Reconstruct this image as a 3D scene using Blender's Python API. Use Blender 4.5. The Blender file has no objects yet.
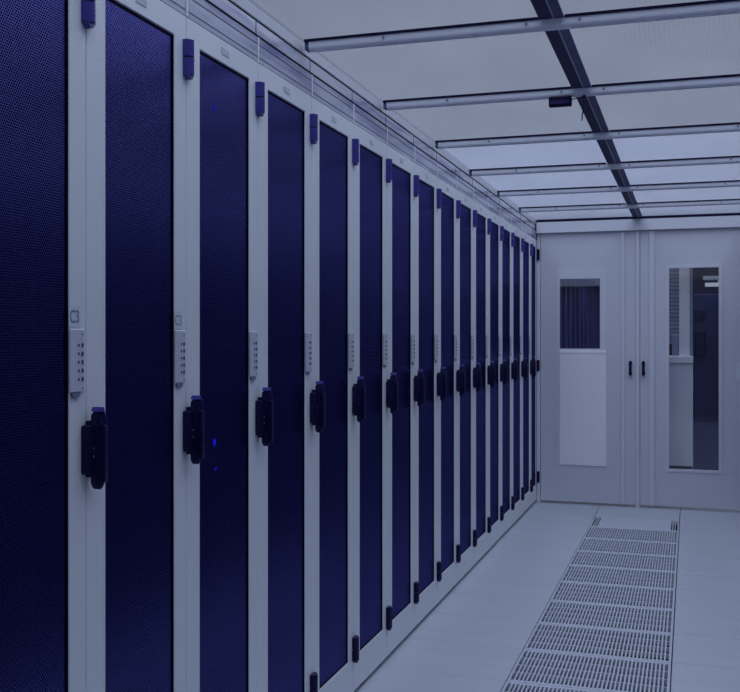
import bpy, bmesh, math, random
from mathutils import Vector, Matrix
random.seed(4)
S = bpy.context.scene
C = S.collection

# ------------------------------------------------------------------ camera
EYE = 1.370
F = 1294.0                       # focal length in pixels of the 740 wide frame
TH = math.atan((690 - 116) / F)  # camera turned left of the aisle direction
cam = bpy.data.cameras.new('camera')
co = bpy.data.objects.new('camera', cam); C.objects.link(co)
cam.sensor_width = 36.0; cam.sensor_fit = 'HORIZONTAL'
cam.lens = F / 740 * 36
cam.shift_x = (370 - 116) / 740
cam.shift_y = -(346 - 338) / 740
cam.clip_start = 0.02
co.location = (0, 0, EYE)
co.rotation_euler = (math.radians(90), 0, TH)
S.camera = co

FACE = -1.171      # x of the rack door faces
WALL = 11.30       # y of the end wall
CEIL = 2.352
RIGHT = 0.43
W = 0.597          # rack pitch
Y0 = 2.484         # y of the seam between the first and second rack

# ------------------------------------------------------------------ materials
def mat(name):
    m = bpy.data.materials.new(name); m.use_nodes = True
    nt = m.node_tree; nt.nodes.clear()
    out = nt.nodes.new('ShaderNodeOutputMaterial')
    return m, nt, out

def N(nt, t, **kw):
    n = nt.nodes.new(t)
    for k, v in kw.items(): setattr(n, k, v)
    return n

def math_n(nt, op, a, b=None, c=None):
    n = N(nt, 'ShaderNodeMath', operation=op)
    for i, v in enumerate((a, b, c)):
        if v is None: continue
        if isinstance(v, (int, float)): n.inputs[i].default_value = v
        else: nt.links.new(v, n.inputs[i])
    return n.outputs[0]

def paint(name, col, rough=0.45, spec=0.4, var=0.04, scale=3.0, stretch=(1, 1, 1), bump=0.0, metallic=0.0):
    """painted / plastic surface with faint uneven tone"""
    m, nt, out = mat(name)
    p = N(nt, 'ShaderNodeBsdfPrincipled')
    p.inputs['Roughness'].default_value = rough
    p.inputs['Specular IOR Level'].default_value = spec
    p.inputs['Metallic'].default_value = metallic
    tc = N(nt, 'ShaderNodeNewGeometry')
    mp = N(nt, 'ShaderNodeMapping'); mp.inputs['Scale'].default_value = stretch
    nt.links.new(tc.outputs['Position'], mp.inputs['Vector'])
    nz = N(nt, 'ShaderNodeTexNoise'); nz.inputs['Scale'].default_value = scale; nz.inputs['Detail'].default_value = 4
    nt.links.new(mp.outputs['Vector'], nz.inputs['Vector'])
    r = N(nt, 'ShaderNodeMapRange')
    r.inputs['From Min'].default_value = 0.25; r.inputs['From Max'].default_value = 0.75
    r.inputs['To Min'].default_value = 1 - var; r.inputs['To Max'].default_value = 1 + var
    nt.links.new(nz.outputs['Fac'], r.inputs['Value'])
    mx = N(nt, 'ShaderNodeMix', data_type='RGBA', blend_type='MULTIPLY')
    mx.inputs[0].default_value = 1.0
    mx.inputs[6].default_value = (*col, 1)
    cb = N(nt, 'ShaderNodeCombineColor')
    for i in range(3): nt.links.new(r.outputs[0], cb.inputs[i])
    nt.links.new(cb.outputs[0], mx.inputs[7])
    nt.links.new(mx.outputs[2], p.inputs['Base Color'])
    if bump:
        b = N(nt, 'ShaderNodeBump'); b.inputs['Strength'].default_value = bump; b.inputs['Distance'].default_value = 0.002
        n2 = N(nt, 'ShaderNodeTexNoise'); n2.inputs['Scale'].default_value = scale * 12
        nt.links.new(tc.outputs['Position'], n2.inputs['Vector'])
        nt.links.new(n2.outputs['Fac'], b.inputs['Height'])
        nt.links.new(b.outputs['Normal'], p.inputs['Normal'])
    nt.links.new(p.outputs[0], out.inputs['Surface'])
    return m

def perforated():
    """dark blue perforated steel: hexagonal hole grid in the door's own y-z plane; the shading normal is leaned upward to turn reflections toward the ceiling"""
    m, nt, out = mat('perforated_steel')
    tc = N(nt, 'ShaderNodeTexCoord')
    sp = N(nt, 'ShaderNodeSeparateXYZ'); nt.links.new(tc.outputs['Object'], sp.inputs[0])
    pitch = 0.0073
    u = math_n(nt, 'DIVIDE', sp.outputs[1], pitch * 1.25)
    v = math_n(nt, 'DIVIDE', sp.outputs[2], pitch * 1.7320508 * 0.86)
    def cell(off):
        a = math_n(nt, 'SUBTRACT', math_n(nt, 'FRACT', math_n(nt, 'ADD', u, off)), 0.5)
        b = math_n(nt, 'MULTIPLY', math_n(nt, 'SUBTRACT', math_n(nt, 'FRACT', math_n(nt, 'ADD', v, off)), 0.5), 1.7320508)
        return math_n(nt, 'SQRT', math_n(nt, 'ADD', math_n(nt, 'MULTIPLY', a, a), math_n(nt, 'MULTIPLY', b, b)))
    d = math_n(nt, 'MINIMUM', cell(0.0), cell(0.5))
    hole = N(nt, 'ShaderNodeMapRange'); hole.interpolation_type = 'SMOOTHSTEP'
    hole.inputs['From Min'].default_value = 0.29; hole.inputs['From Max'].default_value = 0.41
    nt.links.new(d, hole.inputs['Value'])
    # steel
    geo = N(nt, 'ShaderNodeNewGeometry')
    tilt = N(nt, 'ShaderNodeVectorMath', operation='ADD'); tilt.inputs[1].default_value = (0, 0, 0.07)  # upward lean added to steer the sheet's reflections
    nt.links.new(geo.outputs['Normal'], tilt.inputs[0])
    nrm = N(nt, 'ShaderNodeVectorMath', operation='NORMALIZE'); nt.links.new(tilt.outputs[0], nrm.inputs[0])
    g = N(nt, 'ShaderNodeBsdfGlossy'); g.inputs['Roughness'].default_value = 0.24
    g.inputs['Color'].default_value = PERF_GLOSS
    nt.links.new(nrm.outputs[0], g.inputs['Normal'])
    df = N(nt, 'ShaderNodeBsdfDiffuse'); df.inputs['Color'].default_value = PERF_DIFF
    ad = N(nt, 'ShaderNodeAddShader'); nt.links.new(g.outputs[0], ad.inputs[0]); nt.links.new(df.outputs[0], ad.inputs[1])
    dk = N(nt, 'ShaderNodeBsdfDiffuse'); dk.inputs['Color'].default_value = PERF_HOLE
    mx = N(nt, 'ShaderNodeMixShader')
    nt.links.new(hole.outputs[0], mx.inputs[0]); nt.links.new(dk.outputs[0], mx.inputs[1]); nt.links.new(ad.outputs[0], mx.inputs[2])
    nt.links.new(mx.outputs[0], out.inputs['Surface'])
    return m
PERF_GLOSS = (0.112, 0.112, 0.37, 1)
PERF_DIFF = (0.0008, 0.0004, 0.012, 1)
PERF_HOLE = (0.0006, 0.0002, 0.009, 1)

def polycarbonate():
    """translucent fluted ceiling sheet, flutes running along the aisle"""
    m, nt, out = mat('polycarbonate')
    geo = N(nt, 'ShaderNodeNewGeometry')
    sp = N(nt, 'ShaderNodeSeparateXYZ'); nt.links.new(geo.outputs['Position'], sp.inputs[0])
    s = math_n(nt, 'SINE', math_n(nt, 'MULTIPLY', sp.outputs[0], 2 * math.pi / 0.0145))
    mp = N(nt, 'ShaderNodeMapping'); mp.inputs['Scale'].default_value = (2.2, 0.8, 1)
    nt.links.new(geo.outputs['Position'], mp.inputs['Vector'])
    nz = N(nt, 'ShaderNodeTexNoise'); nz.inputs['Scale'].default_value = 1.3; nz.inputs['Detail'].default_value = 3
    nt.links.new(mp.outputs['Vector'], nz.inputs['Vector'])
    amp = N(nt, 'ShaderNodeMapRange'); amp.inputs['From Min'].default_value = 0.42; amp.inputs['From Max'].default_value = 0.66
    amp.inputs['To Min'].default_value = 0.0; amp.inputs['To Max'].default_value = 0.045
    nt.links.new(nz.outputs['Fac'], amp.inputs['Value'])
    base = N(nt, 'ShaderNodeMapRange'); base.inputs['From Min'].default_value = 0.3; base.inputs['From Max'].default_value = 0.7
    base.inputs['To Min'].default_value = 0.98; base.inputs['To Max'].default_value = 0.87
    nt.links.new(nz.outputs['Fac'], base.inputs['Value'])
    f = math_n(nt, 'ADD', base.outputs[0], math_n(nt, 'MULTIPLY', s, amp.outputs[0]))
    cb = N(nt, 'ShaderNodeCombineColor')
    for i, k in enumerate((0.76, 0.79, 0.85)): nt.links.new(math_n(nt, 'MULTIPLY', f, k), cb.inputs[i])
    t = N(nt, 'ShaderNodeBsdfTranslucent'); d = N(nt, 'ShaderNodeBsdfDiffuse'); tr = N(nt, 'ShaderNodeBsdfTransparent')
    for n in (t, d): nt.links.new(cb.outputs[0], n.inputs['Color'])
    tr.inputs['Color'].default_value = (0.81, 0.84, 0.895, 1)
    m1 = N(nt, 'ShaderNodeMixShader'); m1.inputs[0].default_value = 0.35
    nt.links.new(t.outputs[0], m1.inputs[1]); nt.links.new(d.outputs[0], m1.inputs[2])
    m2 = N(nt, 'ShaderNodeMixShader'); m2.inputs[0].default_value = 0.80
    nt.links.new(m1.outputs[0], m2.inputs[1]); nt.links.new(tr.outputs[0], m2.inputs[2])
    nt.links.new(m2.outputs[0], out.inputs['Surface'])
    return m

def glass(name, tint=(0.92, 0.94, 0.97), k=0.06):
    m, nt, out = mat(name)
    tr = N(nt, 'ShaderNodeBsdfTransparent'); tr.inputs['Color'].default_value = (*tint, 1)
    g = N(nt, 'ShaderNodeBsdfGlossy'); g.inputs['Roughness'].default_value = 0.03
    mx = N(nt, 'ShaderNodeMixShader'); mx.inputs[0].default_value = k
    nt.links.new(tr.outputs[0], mx.inputs[1]); nt.links.new(g.outputs[0], mx.inputs[2])
    nt.links.new(mx.outputs[0], out.inputs['Surface'])
    return m

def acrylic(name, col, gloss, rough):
    """ribbed plastic fascia: blue reflections painted into the body as noise patches, glossy skin, faint lengthwise moulding lines"""
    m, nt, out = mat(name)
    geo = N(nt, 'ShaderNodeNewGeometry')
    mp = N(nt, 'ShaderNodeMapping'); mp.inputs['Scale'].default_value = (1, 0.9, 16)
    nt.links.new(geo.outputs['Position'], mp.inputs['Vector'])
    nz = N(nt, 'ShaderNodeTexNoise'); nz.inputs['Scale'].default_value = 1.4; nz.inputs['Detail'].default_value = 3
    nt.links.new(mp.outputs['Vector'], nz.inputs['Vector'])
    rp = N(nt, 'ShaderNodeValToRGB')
    a, b = col  # first tone paints the bluish reflections, second is the plastic itself
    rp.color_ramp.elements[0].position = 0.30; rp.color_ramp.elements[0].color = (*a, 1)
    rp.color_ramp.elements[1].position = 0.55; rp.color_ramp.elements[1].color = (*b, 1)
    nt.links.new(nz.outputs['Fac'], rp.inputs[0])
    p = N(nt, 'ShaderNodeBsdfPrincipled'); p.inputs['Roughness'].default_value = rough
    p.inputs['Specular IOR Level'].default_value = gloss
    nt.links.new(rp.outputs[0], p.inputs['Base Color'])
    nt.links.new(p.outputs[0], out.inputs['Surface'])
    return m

def emit(name, col, s):
    m, nt, out = mat(name)
    e = N(nt, 'ShaderNodeEmission'); e.inputs[0].default_value = (*col, 1); e.inputs[1].default_value = s
    nt.links.new(e.outputs[0], out.inputs['Surface'])
    return m

M = dict(
    rack=paint('rack_paint', (0.85, 0.88, 0.90), 0.42, 0.35, 0.02, 2.0),
    body=paint('cabinet_paint', (0.60, 0.64, 0.70), 0.5, 0.3, 0.03),
    perf=perforated(),
    gasket=paint('black_rubber', (0.0035, 0.001, 0.026), 0.7, 0.15, 0.05),
    dark=paint('dark_plastic', (0.0045, 0.002, 0.046), 0.42, 0.22, 0.06, 20),
    hinge=paint('hinge_enamel', (0.038, 0.032, 0.26), 0.32, 0.5, 0.06, 20),
    chrome=paint('bright_steel', (0.75, 0.78, 0.85), 0.25, 0.5, 0.02, 20, metallic=0.9),
    key=paint('keypad_plate', (0.66, 0.69, 0.76), 0.35, 0.5, 0.02),
    ink=paint('grey_ink', (0.06, 0.07, 0.14), 0.6, 0.2, 0.02),
    inkpale=paint('pale_ink', (0.58, 0.61, 0.70), 0.6, 0.2, 0.02),
    sticker=paint('pale_sticker', (0.74, 0.79, 0.84), 0.5, 0.3, 0.02),
    tab=paint('grey_tab', (0.20, 0.22, 0.33), 0.5, 0.3, 0.03),
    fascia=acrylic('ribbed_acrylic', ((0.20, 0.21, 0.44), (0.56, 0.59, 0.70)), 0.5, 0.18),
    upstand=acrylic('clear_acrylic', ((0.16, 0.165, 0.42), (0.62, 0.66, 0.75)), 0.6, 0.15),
    ceil=polycarbonate(),
    beam=paint('aluminium_paint', (0.78, 0.81, 0.88), 0.38, 0.5, 0.05, 6, (3, 1, 1)),
    spine=paint('dark_aluminium', (0.020, 0.018, 0.085), 0.6, 0.15, 0.35, 5, (3, 0.5, 1)),
    spine2=paint('worn_aluminium', (0.07, 0.075, 0.19), 0.55, 0.25, 0.35, 5, (3, 0.5, 1)),
    floor=paint('floor_laminate', (0.59, 0.625, 0.68), 0.36, 0.45, 0.045, 2.4, (0.5, 3.2, 1), 0.05),
    vent=paint('vent_steel', (0.62, 0.655, 0.72), 0.38, 0.45, 0.03, 4),
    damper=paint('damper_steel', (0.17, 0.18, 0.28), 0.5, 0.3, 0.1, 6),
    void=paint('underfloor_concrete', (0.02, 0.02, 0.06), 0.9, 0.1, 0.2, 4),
    leaf=paint('door_paint', (0.67, 0.69, 0.75), 0.42, 0.4, 0.03, 1.2),
    trim=paint('header_paint', (0.72, 0.74, 0.80), 0.42, 0.4, 0.03, 1.2),
    infill=paint('white_infill', (0.95, 0.96, 0.97), 0.45, 0.4, 0.02, 1.2),
    glass=glass('window_glass'),
    dim=paint('dim_blue_steel', (0.055, 0.055, 0.20), 0.4, 0.4, 0.3, 2, (1, 1, 0.4)),
    edge=paint('edge_strip_paint', (0.66, 0.69, 0.73), 0.5, 0.3, 0.02),
    navy=paint('navy_steel', (0.022, 0.021, 0.10), 0.4, 0.4, 0.3, 2, (1, 1, 0.4)),
    curtain=paint('dark_strip_plastic', (0.05, 0.048, 0.19), 0.25, 0.6, 0.5, 6, (4, 1, 0.3)),
    pale=paint('pale_cabinet', (0.62, 0.66, 0.73), 0.45, 0.35, 0.02),
    ribbed=paint('ribbed_plastic', (0.33, 0.36, 0.47), 0.45, 0.35, 0.05, 6),
    wall=paint('wall_paint', (0.30, 0.32, 0.42), 0.6, 0.3, 0.05, 1),
    led=emit('blue_led', (0.02, 0.02, 1.0), 0.38),
    tube=emit('lamp_tube', (0.75, 0.82, 1.0), 0.42),
)

# ------------------------------------------------------------------ mesh helpers
class MB:
    def __init__(s): s.b = bmesh.new()
    def box(s, x0, x1, y0, y1, z0, z1, bev=0.0, mi=0, seg=1):
        b = s.b
        vs = [b.verts.new(p) for p in ((x0,y0,z0),(x1,y0,z0),(x1,y1,z0),(x0,y1,z0),(x0,y0,z1),(x1,y0,z1),(x1,y1,z1),(x0,y1,z1))]
        fs = [b.faces.new([vs[i] for i in q]) for q in ((0,3,2,1),(4,5,6,7),(0,1,5,4),(1,2,6,5),(2,3,7,6),(3,0,4,7))]
        for f in fs: f.material_index = mi
        if bev:
            es = {e for f in fs for e in f.edges}
            r = bmesh.ops.bevel(b, geom=list(es), offset=bev, segments=seg, affect='EDGES', profile=0.5)
            for f in r['faces']: f.material_index = mi
        return s
    def prism(s, pts, axis, a0, a1, mi=0):
        """2D outline pushed along an axis: 'x' takes (y,z), 'y' takes (x,z), 'z' takes (x,y)"""
        b = s.b
        def P(p, a):
            return {'x': (a, p[0], p[1]), 'y': (p[0], a, p[1]), 'z': (p[0], p[1], a)}[axis]
        A = [b.verts.new(P(p, a0)) for p in pts]; B = [b.verts.new(P(p, a1)) for p in pts]
        n = len(pts)
        fs = [b.faces.new(A), b.faces.new(B[::-1])]
        for i in range(n):
            fs.append(b.faces.new((A[i], B[i], B[(i+1) % n], A[(i+1) % n])))
        for f in fs: f.material_index = mi
        return s
    def cyl(s, p, q, r, n=14, r2=None, mi=0):
        p, q = Vector(p), Vector(q); d = q - p
        mtx = Matrix.Translation((p + q) / 2) @ d.to_track_quat('Z', 'Y').to_matrix().to_4x4()
        r_ = bmesh.ops.create_cone(s.b, cap_ends=True, segments=n, radius1=r, radius2=r if r2 is None else r2, depth=d.length, matrix=mtx)
        for f in {f for v in r_['verts'] for f in v.link_faces}: f.material_index = mi
        return s
    def ball(s, c, r, sc=(1, 1, 1), n=12):
        bmesh.ops.create_uvsphere(s.b, u_segments=n, v_segments=n // 2 + 2, radius=r, matrix=Matrix.Translation(c) @ Matrix.Diagonal((*sc, 1)))
        return s
    def tube(s, pts, r, n=8):
        for a, b in zip(pts, pts[1:]): s.cyl(a, b, r, n)
        for p in pts[1:-1]: s.ball(p, r, n=n)
        return s
    def build(s, name, m, parent=None, loc=(0, 0, 0), smooth=None):
        bmesh.ops.recalc_face_normals(s.b, faces=s.b.faces)
        me = bpy.data.meshes.new(name); s.b.to_mesh(me); s.b.free()
        for q in (m if isinstance(m, (list, tuple)) else [m]): me.materials.append(q)
        if smooth:
            me.polygons.foreach_set('use_smooth', [True] * len(me.polygons))
            me.set_sharp_from_angle(angle=math.radians(smooth))
        o = bpy.data.objects.new(name, me); C.objects.link(o)
        o.location = loc
        if parent: o.parent = parent
        return o

def tag(o, label=None, cat=None, group=None, kind=None):
    for k, v in (('label', label), ('category', cat), ('group', group), ('kind', kind)):
        if v: o[k] = v
    return o

def empty(name, loc, label, cat, group=None):
    o = bpy.data.objects.new(name, None); C.objects.link(o); o.location = loc; o.empty_display_size = 0.1
    return tag(o, label, cat, group)

def copy_tree(o, parent=None, skip=()):
    c = o.copy(); C.objects.link(c)
    if parent: c.parent = parent
    for ch in o.children:
        if ch.name.split('.')[0] not in skip: copy_tree(ch, c, skip)
    return c

def text_mesh(name, body, size, m, parent, loc, rot, depth=0.0004, extra=0.0):
    cu = bpy.data.curves.new(name, 'FONT'); cu.body = body; cu.size = size; cu.extrude = depth; cu.offset = extra
    cu.align_x = 'CENTER'; cu.align_y = 'CENTER'
    t = bpy.data.objects.new(name, cu); C.objects.link(t)
    bpy.context.view_layer.update()
    me = bpy.data.meshes.new_from_object(t.evaluated_get(bpy.context.evaluated_depsgraph_get()))
    bpy.data.objects.remove(t); bpy.data.curves.remove(cu)
    me.materials.append(m)
    o = bpy.data.objects.new(name, me); C.objects.link(o); o.parent = parent
    o.location = loc; o.rotation_euler = rot
    return o

# ------------------------------------------------------------------ setting
ROOM = 16.2         # far wall of the room beyond the doors
st = lambda o: tag(o, kind='structure')

# raised floor: square panels with fine joints; the middle lane is left open for the vented panels
PY, P0 = 0.58, 4.78
VX0, VX1 = -0.671, -0.071
NV = 10                                    # vented panels from P0 on
fl = MB()
k0 = int(math.floor((-2.0 - P0) / PY)); k1 = int(math.ceil((WALL - P0) / PY))
J = 0.0034
JX = 0.0018
for k in range(k0, k1):
    a, b = P0 + k * PY, min(P0 + (k + 1) * PY, WALL + 0.03)
    for x0, x1 in ((FACE - 0.05, VX0), (VX1 + 0.0005, RIGHT + 0.05)):
        fl.box(x0 + JX, x1 - JX, a + J, b - J, -0.035, 0.0, 0.0022)
    if not (0 <= k < NV):
        fl.box(VX0 + JX, VX1 - JX, a + J, b - J, -0.035, 0.0, 0.0022)
fl.box(-3.0, 3.0, WALL + 0.032, ROOM, -0.035, -0.001)
st(fl.build('floor', M['floor']))
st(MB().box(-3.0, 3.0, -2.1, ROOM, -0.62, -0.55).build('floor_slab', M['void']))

# ceiling: fluted polycarbonate sheets, closed at the rack side by an upright edge strip
cl = MB()
cl.box(FACE - 0.004, RIGHT + 0.02, -2.0, WALL + 0.02, CEIL, CEIL + 0.010)
st(cl.build('ceiling', M['ceil']))
st(MB().box(FACE - 0.012, FACE - 0.004, -2.0, WALL, 2.318, CEIL).build('trim_1', M['edge']))

# the facing row, the stretch of row behind the viewer and the end behind the viewer
wr = MB()
wr.box(RIGHT + 0.012, RIGHT + 0.06, -2.0, WALL, 0.0, CEIL, mi=1)
k = -7
while Y0 + k * W < WALL:
    y = Y0 + k * W
    wr.box(RIGHT, RIGHT + 0.013, y - 0.098, min(y + 0.098, WALL), 0.02, CEIL)
    k += 1
wr.box(RIGHT + 0.001, RIGHT + 0.013, -2.0, WALL, 0.02, 0.15)
wr.box(RIGHT + 0.001, RIGHT + 0.013, -2.0, WALL, 2.126, CEIL)
st(wr.build('wall_right', [M['wall'], M['navy']]))
st(MB().box(FACE - 0.06, FACE - 0.012, -2.0, Y0 - W - 0.004, 0.0, CEIL).build('wall_left', M['wall']))
st(MB().box(FACE - 0.06, RIGHT + 0.06, -2.06, -2.0, 0.0, CEIL).build('wall_rear', M['wall']))

# room beyond the end doors
bk = MB()
bk.box(-3.0, 3.0, ROOM, ROOM + 0.05, -0.04, 3.0)
bk.box(-3.05, -3.0, WALL + 0.2, ROOM, -0.04, 3.0)
bk.box(3.0, 3.05, WALL + 0.2, ROOM, -0.04, 3.0)
st(bk.build('wall_beyond', M['navy']))
st(MB().box(-3.0, 3.0, WALL + 0.1, ROOM, 3.0, 3.05).build('ceiling_beyond', M['navy']))
# masonry either side of and above the door pair
bw = MB()
bw.box(-3.0, FACE - 0.02, WALL + 0.03, WALL + 0.10, 0, 3.0)
bw.box(RIGHT + 0.06, 3.0, WALL + 0.03, WALL + 0.10, 0, 3.0)
bw.box(FACE - 0.02, RIGHT + 0.06, WALL + 0.03, WALL + 0.10, CEIL - 0.01, 3.0)
st(bw.build('wall_back', M['wall']))

# header over the doors with its dark seal
hd = MB(); hd.box(FACE + 0.002, RIGHT, WALL - 0.045, WALL + 0.03, 2.240, 2.334, 0.003)
hd = st(hd.build('trim_2', M['trim']))
st(MB().box(FACE + 0.002, RIGHT, WALL - 0.048, WALL + 0.03, 2.334, 2.3515).build('trim_3', M['gasket']))

# ------------------------------------------------------------------ end doors
def framed(mb, x0, x1, y0, y1, z0, z1, hx0, hx1, hz0, hz1, bev=0.0):
    """a slab with one rectangular opening, x-z plane"""
    mb.box(x0, hx0, y0, y1, z0, z1); mb.box(hx1, x1, y0, y1, z0, z1)
    mb.box(hx0, hx1, y0, y1, z0, hz0); mb.box(hx0, hx1, y0, y1, hz1, z1)
    return mb

def bar_handle(parent, x):
    h = MB()
    h.box(x - 0.010, x + 0.010, WALL - 0.045, WALL - 0.026, 1.065, 1.185, 0.006, seg=2)
    h.box(x - 0.012, x + 0.012, WALL - 0.030, WALL - 0.0005, 1.150, 1.180, 0.003)
    h.box(x - 0.012, x + 0.012, WALL - 0.030, WALL - 0.0005, 1.070, 1.100, 0.003)
    return h.build('door_handle', M['dark'], parent)

LB = 0.018  # gap under the leaves
# left leaf
LX0, LX1 = -1.138, -0.392
WX0, WX1, WZ0, WZ1 = -1.008, -0.623, 0.318, 1.946
dl = framed(MB(), LX0, LX1, WALL, WALL + 0.03, LB, 2.238, WX0, WX1, WZ0, WZ1).build('door_1', M['leaf'])
st(dl)
e = MB(); e.box(-0.514, -0.484, WALL - 0.014, WALL - 0.0005, LB, 2.238, 0.003); e.build('stile', M['trim'], dl)
e = MB(); e.box(-0.403, -0.372, WALL - 0.016, WALL - 0.0005, LB, 2.238, 0.004); e.build('meeting_strip', M['trim'], dl)
bar_handle(dl, -0.442)
for z in (0.212, 1.140, 2.065):
    h = MB(); h.box(-1.168, -1.146, WALL - 0.012, WALL - 0.0005, z - 0.046, z + 0.046, 0.003)
    h.cyl((-1.160, WALL - 0.014, z - 0.046), (-1.160, WALL - 0.014, z + 0.046), 0.009)
    h.build('hinge', M['dark'], dl)
st(MB().box(FACE + 0.003, LX0 - 0.004, WALL, WALL + 0.03, 0.001, 2.238).build('trim_4', M['trim']))
# window frame, clear upper pane, pale lower infill with a sunk border
DX0, DX1, DZ0, DZ1 = -0.987, -0.674, 1.283, 1.859
wf = MB()
framed(wf, WX0 + 0.0005, WX1 - 0.0005, WALL - 0.004, WALL + 0.012, WZ0 + 0.0005, WZ1 - 0.0005, DX0, DX1, DZ0, DZ1)
wf = wf.build('window_frame', M['trim'], dl)
i_ = MB(); i_.box(DX0, WX1 - 0.002, WALL - 0.009, WALL - 0.0045, WZ0 + 0.002, DZ0 - 0.012, 0.001)
i_.box(DX0 + 0.002, WX1 - 0.004, WALL - 0.012, WALL - 0.009, DZ0 - 0.040, DZ0 - 0.022, 0.001)
i_.box(DX0 + 0.002, DX0 + 0.265, WALL - 0.0115, WALL - 0.009, WZ0 + 0.010, DZ0 - 0.060, 0.0015)
tag(i_.build('infill_panel', M['infill'], dl), 'brighter white lower infill panel')
MB().box(DX0, DX1, WALL + 0.002, WALL + 0.006, DZ0, DZ1).build('pane', M['glass'], wf)

# right leaf
RX0, RX1 = -0.370, 0.428
VX = (-0.154, 0.208, 0.319, 1.931)
dr = framed(MB(), RX0, RX1, WALL, WALL + 0.03, LB, 2.238, *VX).build('door_2', M['leaf'])
st(dr)
e = MB(); e.box(-0.303, -0.260, WALL - 0.016, WALL - 0.0005, LB, 2.238, 0.003); e.build('stile', M['trim'], dr)
bar_handle(dr, -0.344)
wf = framed(MB(), VX[0] - 0.022, VX[1] + 0.028, WALL - 0.007, WALL - 0.0005, VX[2] - 0.022, VX[3] + 0.022, VX[0], VX[1], VX[2], VX[3]).build('window_frame', M['trim'], dr)
MB().box(VX[0], VX[1], WALL + 0.004, WALL + 0.009, VX[2], VX[3]).build('pane', M['glass'], wf)
pp = MB(); pp.box(0.337, 0.377, WALL - 0.004, WALL - 0.0005, 1.03, 1.175, 0.001)
tag(pp.build('push_plate', M['sticker'], dr), 'small pale plate at the outer side')

# ------------------------------------------------------------------ things seen through the door windows
BY = WALL + 0.30
u = empty('storage_cabinet', (0, BY, -0.001), 'pale storage cabinet with dark kick plate behind the right door window', 'cabinet')
c = MB(); c.box(-0.36, 0.023, 0.06, 0.46, 0.313, 1.162, 0.004); c.build('cabinet_body', M['infill'], u)
MB().box(-0.35, 0.018, 0.08, 0.44, 0.0, 0.312).build('kick_plate', M['gasket'], u)
MB().box(-0.36, 0.024, 0.03, 0.47, 1.164, 1.221, 0.004).build('worktop', M['infill'], u)
p_ = MB(); p_.box(-0.083, -0.002, 0.060, 0.12, 1.222, 2.30, 0.003)
p_.build('post', M['infill'], u)
MB().box(-0.001, 0.021, 0.075, 0.12, 1.222, 2.30, 0.002).build('post_edge', M['ribbed'], u)
rb = MB()
rb.box(-0.36, -0.085, 0.10, 0.12, 1.32, 2.30)
for i in range(30):
    z = 1.32 + i * 0.032
    rb.box(-0.36, -0.085, 0.088, 0.0995, z, z + 0.024, 0.002)
rb.build('ribbed_back', M['ribbed'], u)
tag(MB().box(-0.135, -0.087, 0.062, 0.086, 1.222, 1.40, 0.004).build('storage_box', M['ribbed'], u), 'grey box on the ledge')

r_ = empty('equipment_cabinet', (0.30, WALL + 1.9, -0.001), 'tall dark cabinet in the room behind the right door window', 'cabinet')
c = MB(); c.box(-0.27, 0.40, 0, 0.9, 0.60, 1.78, 0.006); c.build('cabinet_body', M['navy'], r_)
MB().box(-0.27, 0.40, 0.004, 0.89, 0.0, 0.598, 0.004).build('lower_panel', M['dim'], r_)
for z0, z1 in ((1.20, 1.44), (1.54, 1.64)):
    c = MB(); c.box(-0.26, -0.17, -0.035, -0.0005, z0, z1, 0.01); c.build('control_box', M['dark'], r_)
l_ = empty('strip_lamp', (0.40, WALL + 3.2, 1.90), 'lit strip lamp hanging in the dark room behind the right door window', 'lamp')
c = MB(); c.box(-0.28, 0.5, -0.06, 0.06, 0.06, 0.10, 0.004); c.build('housing', M['pale'], l_)
for yy, xx in ((-0.03, -0.26), (0.03, -0.14)):
    c = MB(); c.cyl((xx, yy, 0.036 if yy > 0 else 0.012), (0.46, yy, 0.036 if yy > 0 else 0.012), 0.02); c.build('lamp_tube', M['tube'], l_, smooth=40)
for x in (-0.1, 0.4):
    c = MB(); c.cyl((x, 0, 0.10), (x, 0, 1.099), 0.006); c.build('suspension_rod', M['dark'], l_)

cu = empty('strip_curtain', (-0.95, WALL + 0.50, 0), 'dark ribbed plastic strip curtain behind the left door window', 'curtain')
c = MB(); c.box(-0.35, 0.46, -0.025, 0.025, 1.812, 2.02, 0.004); c.build('rail', M['ribbed'], cu)
c = MB(); random.seed(11)
x = -0.34
while x < 0.42:
    w = random.uniform(0.022, 0.05)
    dy = random.uniform(-0.012, 0.012)
    c.box(x, x + w, dy - 0.003, dy + 0.003, 0.02, 1.811, 0.002)
    x += w * random.uniform(0.80, 1.05)
c.build('strips', M['curtain'], cu)
c = MB(); c.box(-0.35, 0.46, 0.03, 0.05, 0.0, 2.02); c.build('backing_sheet', M['gasket'], cu)

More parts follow.
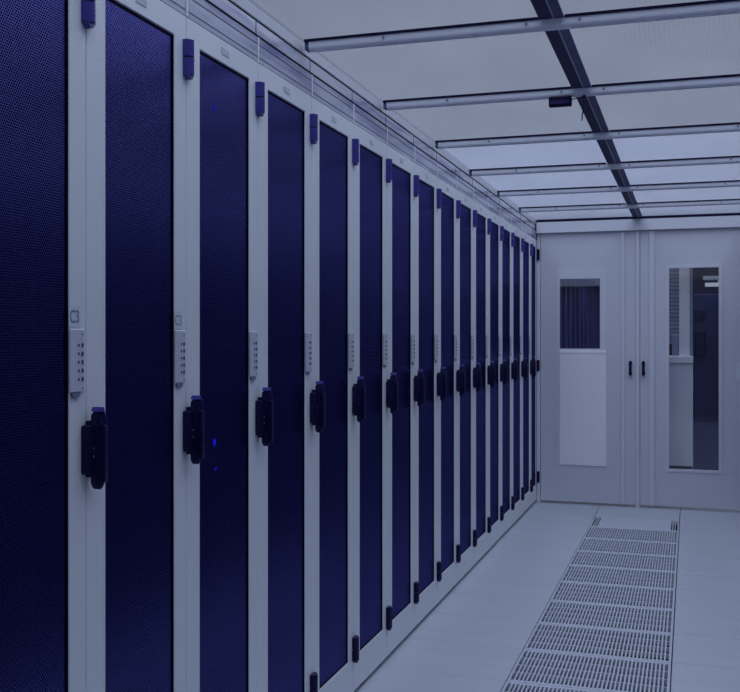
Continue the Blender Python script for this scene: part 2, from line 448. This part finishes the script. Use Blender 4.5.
# ------------------------------------------------------------------ server racks
DEPTH = 1.0
ODY0, ODY1, ODZ0, ODZ1 = 0.098, 0.518, 0.150, 2.126
def make_rack():
    R = empty('server_rack', (FACE, Y0, 0), '', 'server rack', 'row of server racks on the left')
    c = MB(); c.box(-DEPTH, -0.030, 0.004, W - 0.004, 0.022, 2.188, 0.002)
    c.build('cabinet_body', M['body'], R)
    MB().box(-DEPTH + 0.01, -0.035, 0.006, W - 0.006, 0.0, 0.0215).build('plinth', M['gasket'], R)
    # door frame with a stepped opening
    d = MB()
    y0, y1, z0, z1 = 0.0022, W - 0.0022, 0.022, 2.187
    b = d.b
    def ring(a, p, q, r, x): return [b.verts.new((x, *t)) for t in ((a, q), (p, q), (p, r), (a, r))]
    loops = [ring(y0, y1, z0, z1, -0.028), ring(y0, y1, z0, z1, -0.0015), ring(y0 + 0.0015, y1 - 0.0015, z0 + 0.0015, z1 - 0.0015, 0.0),
             ring(ODY0, ODY1, ODZ0, ODZ1, 0.0), ring(ODY0 + 0.002, ODY1 - 0.002, ODZ0 + 0.002, ODZ1 - 0.002, -0.002), ring(ODY0 + 0.002, ODY1 - 0.002, ODZ0 + 0.002, ODZ1 - 0.002, -0.028)]
    for A, B in zip(loops, loops[1:] + loops[:1]):
        for i in range(4): b.faces.new((A[i], A[(i + 1) % 4], B[(i + 1) % 4], B[i]))
    door = d.build('door', M['rack'], R)
    a0, a1, c0, c1 = ODY0 + 0.003, ODY1 - 0.003, ODZ0 + 0.003, ODZ1 - 0.003
    MB().box(-0.0095, -0.006, a0, a1, c0, c1).build('perforated_panel', M['perf'], door)
    g = MB(); t = 0.003
    g.box(-0.0055, -0.0025, a0, a0 + t, c0, c1); g.box(-0.0055, -0.0025, a1 - t, a1, c0, c1)
    g.box(-0.0055, -0.0025, a0 + t, a1 - t, c0, c0 + t); g.box(-0.0055, -0.0025, a0 + t, a1 - t, c1 - t, c1)
    g.build('gasket', M['gasket'], door)
    # small plate above the panel
    bd = MB(); bd.box(0.0003, 0.0012, 0.268, 0.332, 2.147, 2.166, 0.0002)
    bd = bd.build('name_plate', M['inkpale'], door)
    q = MB(); q.box(0.0013, 0.0018, 0.274, 0.326, 2.158, 2.162); q.box(0.0013, 0.0018, 0.278, 0.322, 2.150, 2.155)
    q.build('plate_face', M['sticker'], bd)
    # hinges sit across the seam on the hinge side
    for zc, up in ((2.081, 1), (0.190, -1)):
        h = MB()
        for s_, e_ in ((0.002, 0.044), (-0.044, -0.002)):
            z0_, z1_ = zc + s_, zc + e_
            # outline in plan: two leaves and a raised barrel
            h.prism([(0.0004, -0.026), (0.012, -0.026), (0.018, -0.016), (0.022, -0.004), (0.020, 0.004), (0.011, 0.010), (0.011, 0.025), (0.0004, 0.025)], 'z', z0_, z1_)
        zt = zc - 0.044
        h.prism([(-0.026, zt), (0.010, zt), (0.002, zt - 0.011), (-0.008, zt - 0.011)], 'x', 0.0004, 0.016)
        h = h.build('hinge', M['hinge'], R)
        q = MB(); q.cyl((0.013, 0.012, zc - 0.010), (0.013, 0.012, zc + 0.004), 0.0045, 10)
        q.build('hinge_pin', M['chrome'], h)
        if up < 0: h.data.materials[0] = M['dark']
    # swing handle on the lock side
    hb = MB()
    hy = W
    hb.box(0.0004, 0.022, hy - 0.028, hy + 0.004, 1.083, 1.186, 0.003, seg=2)
    hb.box(0.0004, 0.013, hy - 0.006, hy + 0.020, 1.075, 1.195, 0.002)
    hb = hb.build('swing_handle', M['dark'], R, smooth=35)
    lv = MB()
    ya, yb = hy - 0.009, hy + 0.022
    zb, zt = 1.050, 1.214
    lv.prism([(ya, zb + 0.012), (ya + 0.010, zb), (yb - 0.010, zb), (yb, zb + 0.012), (yb, zt - 0.020), (yb - 0.012, zt), (ya + 0.006, zt), (ya, zt - 0.010)], 'x', 0.0135, 0.034)
    bmesh.ops.bevel(lv.b, geom=lv.b.edges[:], offset=0.003, segments=2, affect='EDGES')
    lv = lv.build('lever', M['dark'], hb, smooth=35)
    lg = MB(); lg.box(0.031, 0.041, ya + 0.012, yb + 0.001, zb + 0.014, zt - 0.028, 0.003, seg=2)
    lg.build('grip', M['dark'], lv, smooth=35)
    cp = MB(); cp.prism([(ya + 0.003, zt + 0.0005), (ya + 0.010, zt + 0.010), (ya + 0.018, zt + 0.010), (yb + 0.003, zt - 0.020), (yb + 0.003, zt - 0.034), (yb + 0.0005, zt - 0.020), (yb - 0.012, zt + 0.0005)], 'x', 0.0140, 0.037)
    cp.build('lever_highlight', M['hinge'], lv, smooth=35)  # paler wedge stands in for the highlight across the lever's top
    q = MB(); q.box(0.0221, 0.0228, hy - 0.012, hy - 0.007, 1.118, 1.122); q.box(0.0221, 0.0228, hy - 0.012, hy - 0.007, 1.136, 1.139)
    q.build('lock_mark', M['inkpale'], hb)
    # keypad on the lock-side stile
    ky0, ky1 = W - 0.086, W - 0.016
    k_ = MB(); k_.box(0.0004, 0.004, ky0, ky1, 1.257, 1.389, 0.0015)
    kp = k_.build('keypad', M['key'], R)
    for i in range(5):
        z = 1.363 - 0.0178 * i - 0.008
        for yy, rr in ((ky0 + 0.040, 0.0036), (ky0 + 0.058, 0.0052)):
            q = MB(); q.cyl((0.0042, yy, z), (0.0054, yy, z), rr * 0.9, 10); q.build('button', M['ink'], kp)
    for z in (1.378, 1.264):
        q = MB(); q.cyl((0.0042, ky0 + 0.058, z), (0.0050, ky0 + 0.058, z), 0.0026, 8); q.build('indicator', M['tab'], kp)
    q = MB(); q.prism([(ky0 + 0.006, 1.2565), (ky0 + 0.050, 1.2565), (ky0 + 0.044, 1.247), (ky0 + 0.012, 1.247)], 'x', 0.0004, 0.005); q.build('key_slot', M['tab'], kp)
    # ribbed plastic fascia over the door and its end post
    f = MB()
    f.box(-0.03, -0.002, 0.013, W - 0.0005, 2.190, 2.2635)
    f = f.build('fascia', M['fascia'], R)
    q = MB()
    for z in (2.204, 2.242): q.box(-0.0018, -0.0006, 0.013, W - 0.0005, z, z + 0.0022)
    q.build('moulding_line', M['tab'], f)
    f = MB(); f.box(-0.03, 0.0005, 0.001, 0.0125, 2.190, 2.2635, 0.001); f.build('fascia_post', M['rack'], R)
    f = MB(); f.box(-0.03, 0.0005, 0.000, W - 0.0005, 2.2645, 2.2685); f.build('fascia_edge', M['gasket'], R)
    return R

proto = make_rack()
racks = {0: proto}
for k in range(-1, 15):
    if k: racks[k] = copy_tree(proto, skip=(('button', 'indicator', 'plate_face', 'lock_mark') if k > 8 else ()) + (('swing_handle', 'keypad') if k == 14 else ()))
    racks[k].location = (FACE, Y0 + k * W, 0)
racks[14].scale = (1, (WALL - 0.003 - (Y0 + 14 * W)) / W, 1)   # the last one is a narrower unit
ords = ['', 'second', 'third', 'fourth', 'fifth', 'sixth', 'seventh', 'eighth']
far = ['', '', 'second', 'third', 'fourth', 'fifth', 'sixth', 'seventh', 'eighth']
for k, r in racks.items():
    n = k + 1
    if n == 0: s = 'nearest server rack, dark mesh door cut by the photo left edge, sticker C3'
    elif n == 1: s = 'second server rack from the photo left edge, smaller C3 sticker above its keypad'
    elif n == 2: s = 'third server rack from the photo left edge, small blue lights behind dark mesh'
    elif n < 8: s = '%s server rack from the photo left edge, dark mesh door in white frame' % ords[n]
    else:
        j = 16 - n
        s = 'farthest server rack, narrow dark mesh door touching the end wall' if j == 1 else '%s server rack counted back from the end wall, dark mesh door' % far[j]
    r['label'] = s
for k, o_ in enumerate(('fourth', 'fifth', 'sixth', 'seventh', 'eighth')):
    racks[k + 2]['label'] = '%s server rack from the photo left edge, dark mesh door in white frame' % o_

# the cell stickers over the first keypads and the lit diodes in the third rack
for k in (-1, 0):
    R = racks[k]
    s = MB(); s.box(0.0004, 0.0010, W - 0.086, W - 0.030, 1.392, 1.437)
    s = s.build('sticker', M['sticker'], R)
    t = text_mesh('sticker_text', 'C3', 0.040, M['tab'] if k < 0 else M['ribbed'], s, (0.0013, W - 0.059, 1.4135), (math.radians(90), 0, math.radians(90)))
    t.scale = (0.95, 0.95, 1)
R = racks[1]
for yy, zz, rr in ((0.228, 1.088, 0.011), (0.238, 1.015, 0.006), (0.228, 1.990, 0.007), (0.216, 2.002, 0.004)):
    q = MB(); q.ball((-0.0055, yy, zz), rr, (0.25, 1, 1)); tag(q.build('status_light', M['led'], R, smooth=60), 'glowing blue status light')

# upright clear strips over the fascias, one per rack
for k in range(-1, 15):
    n = k + 1
    y = Y0 + k * W
    L = W if k < 14 else WALL - 0.003 - y
    o = MB(); o.box(-0.004, 0.0, 0.001, L - 0.003, 0.0, 0.042, 0.0008)
    t = 'narrow clear plastic strip along the ceiling edge, above the %s'
    if n == 0: t %= 'nearest rack'
    elif n < 8: t = 'narrow clear strip at ceiling edge above the %s rack from the photo left' % ['', 'second', 'third', 'fourth', 'fifth', 'sixth', 'seventh', 'eighth'][n]
    elif n < 15: t = 'narrow clear strip at ceiling edge above the %s rack from the end wall' % far[16 - n]
    else: t %= 'farthest rack'
    e = empty('edge_strip', (FACE - 0.006, y, 2.2690), t, 'edge strip', 'clear strips along the ceiling edge')
    o.build('clear_panel', M['upstand'], e)
    MB().box(-0.004, 0.001, -0.001, L - 0.002, 0.0425, 0.0465).build('top_seal', M['gasket'], e)
    MB().box(-0.003, 0.001, -0.0016, 0.0006, 0.0, 0.0418).build('joint', M['gasket'], e)

# ------------------------------------------------------------------ ceiling rail and cross beams
SX0, SX1 = -0.422, -0.350
sp = empty('ceiling_rail', (0, 0, CEIL), 'dark metal rail running lengthwise under the ceiling sheets', 'rail')
c = MB(); c.box(SX0, SX0 + 0.044, -2.0, WALL - 0.05, -0.0078, -0.0006, 0.001); c.build('rail_plate', M['spine'], sp)
c = MB(); c.box(SX0 + 0.044, SX1, -2.0, WALL - 0.05, -0.0070, -0.0006, 0.001); c.build('cover_strip', M['spine2'], sp)
c = MB(); c.box(SX0 + 0.040, SX0 + 0.045, -2.0, WALL - 0.05, -0.0082, -0.0079); c.build('bead', M['ribbed'], sp)

BX0 = -1.160
def make_beam():
    B = empty('ceiling_beam', (0, 0, CEIL), '', 'ceiling beam', 'cross beams under the ceiling')
    c = MB()
    pr = [(-0.006, -0.0085), (-0.006, -0.026), (-0.001, -0.034), (0.008, -0.037), (0.030, -0.037), (0.038, -0.033), (0.040, -0.026), (0.040, -0.0085)]
    c.prism(pr, 'x', BX0 + 0.014, RIGHT - 0.001)
    c.build('beam_profile', M['beam'], B, smooth=40)
    for a, b in ((BX0, SX0 - 0.002), (SX1 + 0.002, RIGHT - 0.001)):
        MB().box(a, b, -0.012, 0.042, -0.0082, -0.0004).build('seal_strip', M['gasket'], B)
    c = MB(); c.box(BX0, BX0 + 0.0135, -0.005, 0.039, -0.034, -0.0085, 0.002); c.build('end_cap', M['spine2'], B)
    for x in (-0.46, -0.305, 0.2, -0.9):
        c = MB(); c.cyl((x, -0.0108, -0.018), (x, -0.0062, -0.018), 0.0045, 10); c.build('bolt', M['tab'], B)
    return B
YB = [4.15 + 1.195 * j for j in range(6)]
bl = ['nearest ceiling beam, longest, crossing the top right corner of the photo',
      'second ceiling beam from the viewer, carrying the small dark sensor box',
      'third ceiling beam from the viewer, next beyond the one with the sensor box',
      'fourth ceiling beam from the viewer, third counted back from the door header',
      'ceiling beam second from the door header, fifth counted from the viewer',
      'farthest ceiling beam, closest to the header over the end doors']
b0 = make_beam()
for j, y in enumerate(YB):
    b = b0 if j == 0 else copy_tree(b0)
    b.location = (0, y, CEIL); b['label'] = bl[j]
    if j > 2: b.scale.x = 1.013

# sensor box slung under the second beam
SY = YB[1]
s = empty('sensor_box', (-0.465, SY, 2.312), 'small dark sensor box slung under the second ceiling beam', 'sensor')
c = MB(); c.box(-0.042, 0.042, -0.018, 0.022, -0.034, 0.0022, 0.004, seg=2); c.build('housing', M['gasket'], s)
c = MB(); c.box(-0.036, 0.036, -0.0195, -0.0182, -0.026, -0.012); c.build('sensor_window', M['spine'], s)
c = MB(); c.tube([(0.042, 0.0, -0.010), (0.066, -0.002, -0.006), (0.088, -0.004, -0.001), (0.086, -0.006, -0.04), (0.080, -0.006, -0.096)], 0.0022); c.build('cable', M['dark'], s)
c = MB(); c.box(0.082, 0.094, -0.012, 0.006, -0.010, 0.0022, 0.002); c.build('cable_clip', M['dark'], s)

# ------------------------------------------------------------------ vented floor panels
def vent(kind):
    """kind: open / damped / blank"""
    V = empty('vented_floor_panel', (0, 0, 0), '', 'floor panel', 'vented panels in the floor')
    x0, x1 = VX0 + JX, VX1 - JX
    y0, y1 = J, PY - J
    fx, fy = 0.010, 0.028
    fr = MB()
    fr.box(x0, x1, y0, y0 + fy, -0.030, 0, 0.001); fr.box(x0, x1, y1 - fy, y1, -0.030, 0, 0.001)
    fr.box(x0, x0 + fx, y0 + fy, y1 - fy, -0.030, 0); fr.box(x1 - fx, x1, y0 + fy, y1 - fy, -0.030, 0)
    fr.build('panel_frame', M['vent'], V)
    gr = MB()
    n = 37
    a, b = x0 + fx, x1 - fx
    pit = (b - a) / n
    for i in range(1, n):
        x = a + i * pit
        if kind == 'blank' and 3 < i < n - 3: continue
        gr.box(x - 0.0034, x + 0.0034, y0 + fy, y1 - fy, -0.022, -0.0004)
    for j in (1, 2, 3):
        y = y0 + fy + (y1 - y0 - 2 * fy) * j / 4
        if kind == 'blank': break
        gr.box(a, b, y - 0.0045, y + 0.0045, -0.022, -0.0008)
    gr.build('grille', M['vent'], V)
    if kind == 'blank':
        MB().box(a + 3.2 * pit, b - 3.2 * pit, y0 + fy, y1 - fy, -0.022, -0.0004).build('blanking_plate', M['vent'], V)
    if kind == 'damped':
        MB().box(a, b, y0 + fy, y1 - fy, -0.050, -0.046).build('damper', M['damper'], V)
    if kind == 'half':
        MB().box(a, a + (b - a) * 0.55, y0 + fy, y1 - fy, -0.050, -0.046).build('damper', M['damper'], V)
    return V
kinds = ['half', 'damped', 'half', 'damped', 'damped', 'half', 'damped', 'damped', 'half', 'blank']
vl = ['slotted floor vent panel nearest the viewer, cut off by the photo bottom edge',
      'second slotted floor vent panel from the photo bottom edge, grey behind its slots',
      'third slotted vent panel from the photo bottom edge, darkest slots at its right',
      'fourth slotted floor vent panel from the photo bottom edge',
      'fifth slotted floor vent panel from the photo bottom edge',
      'sixth slotted vent panel from the photo bottom edge, dark slots at its right',
      'third slotted floor vent panel counted back from the blank one by the doors',
      'second slotted floor vent panel counted back from the blank one by the doors',
      'farthest fully slotted floor vent panel, next before the blank one by the doors',
      'mostly blank floor panel by the end doors with short slots at its two ends']
first = {}
for j, kd in enumerate(kinds):
    v = copy_tree(first[kd]) if kd in first else first.setdefault(kd, vent(kd))
    v.location = (0, P0 + j * PY, 0); v['label'] = vl[j]

ds = MB(); ds.cyl((-0.388, WALL - 0.045, 0.0), (-0.388, WALL - 0.045, 0.030), 0.016, 14, 0.012)
tag(ds.build('door_stop', M['sticker'], smooth=40), 'small white door stop on the floor where the two end doors meet', 'door stop')

# ------------------------------------------------------------------ light
def area(name, loc, sx, sy, e, col, rot=(0, 0, 0)):
    l = bpy.data.lights.new(name, 'AREA'); l.shape = 'RECTANGLE'; l.size = sx; l.size_y = sy; l.energy = e; l.color = col
    o = bpy.data.objects.new(name, l); C.objects.link(o); o.location = loc; o.rotation_euler = rot
    return o
TINT = (0.775, 0.835, 0.985)
area('hall_lighting', (-0.3, 7.3, 5.2), 5.2, 17.0, 735, TINT)
area('room_lamp_glow', (0.2, WALL + 1.6, 2.9), 2.6, 2.2, 16, TINT)
area('added_door_fill', (-0.3, WALL + 0.17, 2.95), 2.2, 0.12, 9, TINT)  # unseen light added to brighten the cabinet and post behind the doors
w = bpy.data.worlds.new('world'); S.world = w; w.use_nodes = True
bg = w.node_tree.nodes['Background']; bg.inputs[0].default_value = (0.70, 0.75, 1.0, 1); bg.inputs[1].default_value = 0.078

S.view_settings.view_transform = 'Standard'; S.view_settings.look = 'None'
S.view_settings.gamma = 1.0; S.view_settings.use_curve_mapping = False
S.view_settings.exposure = 0.0
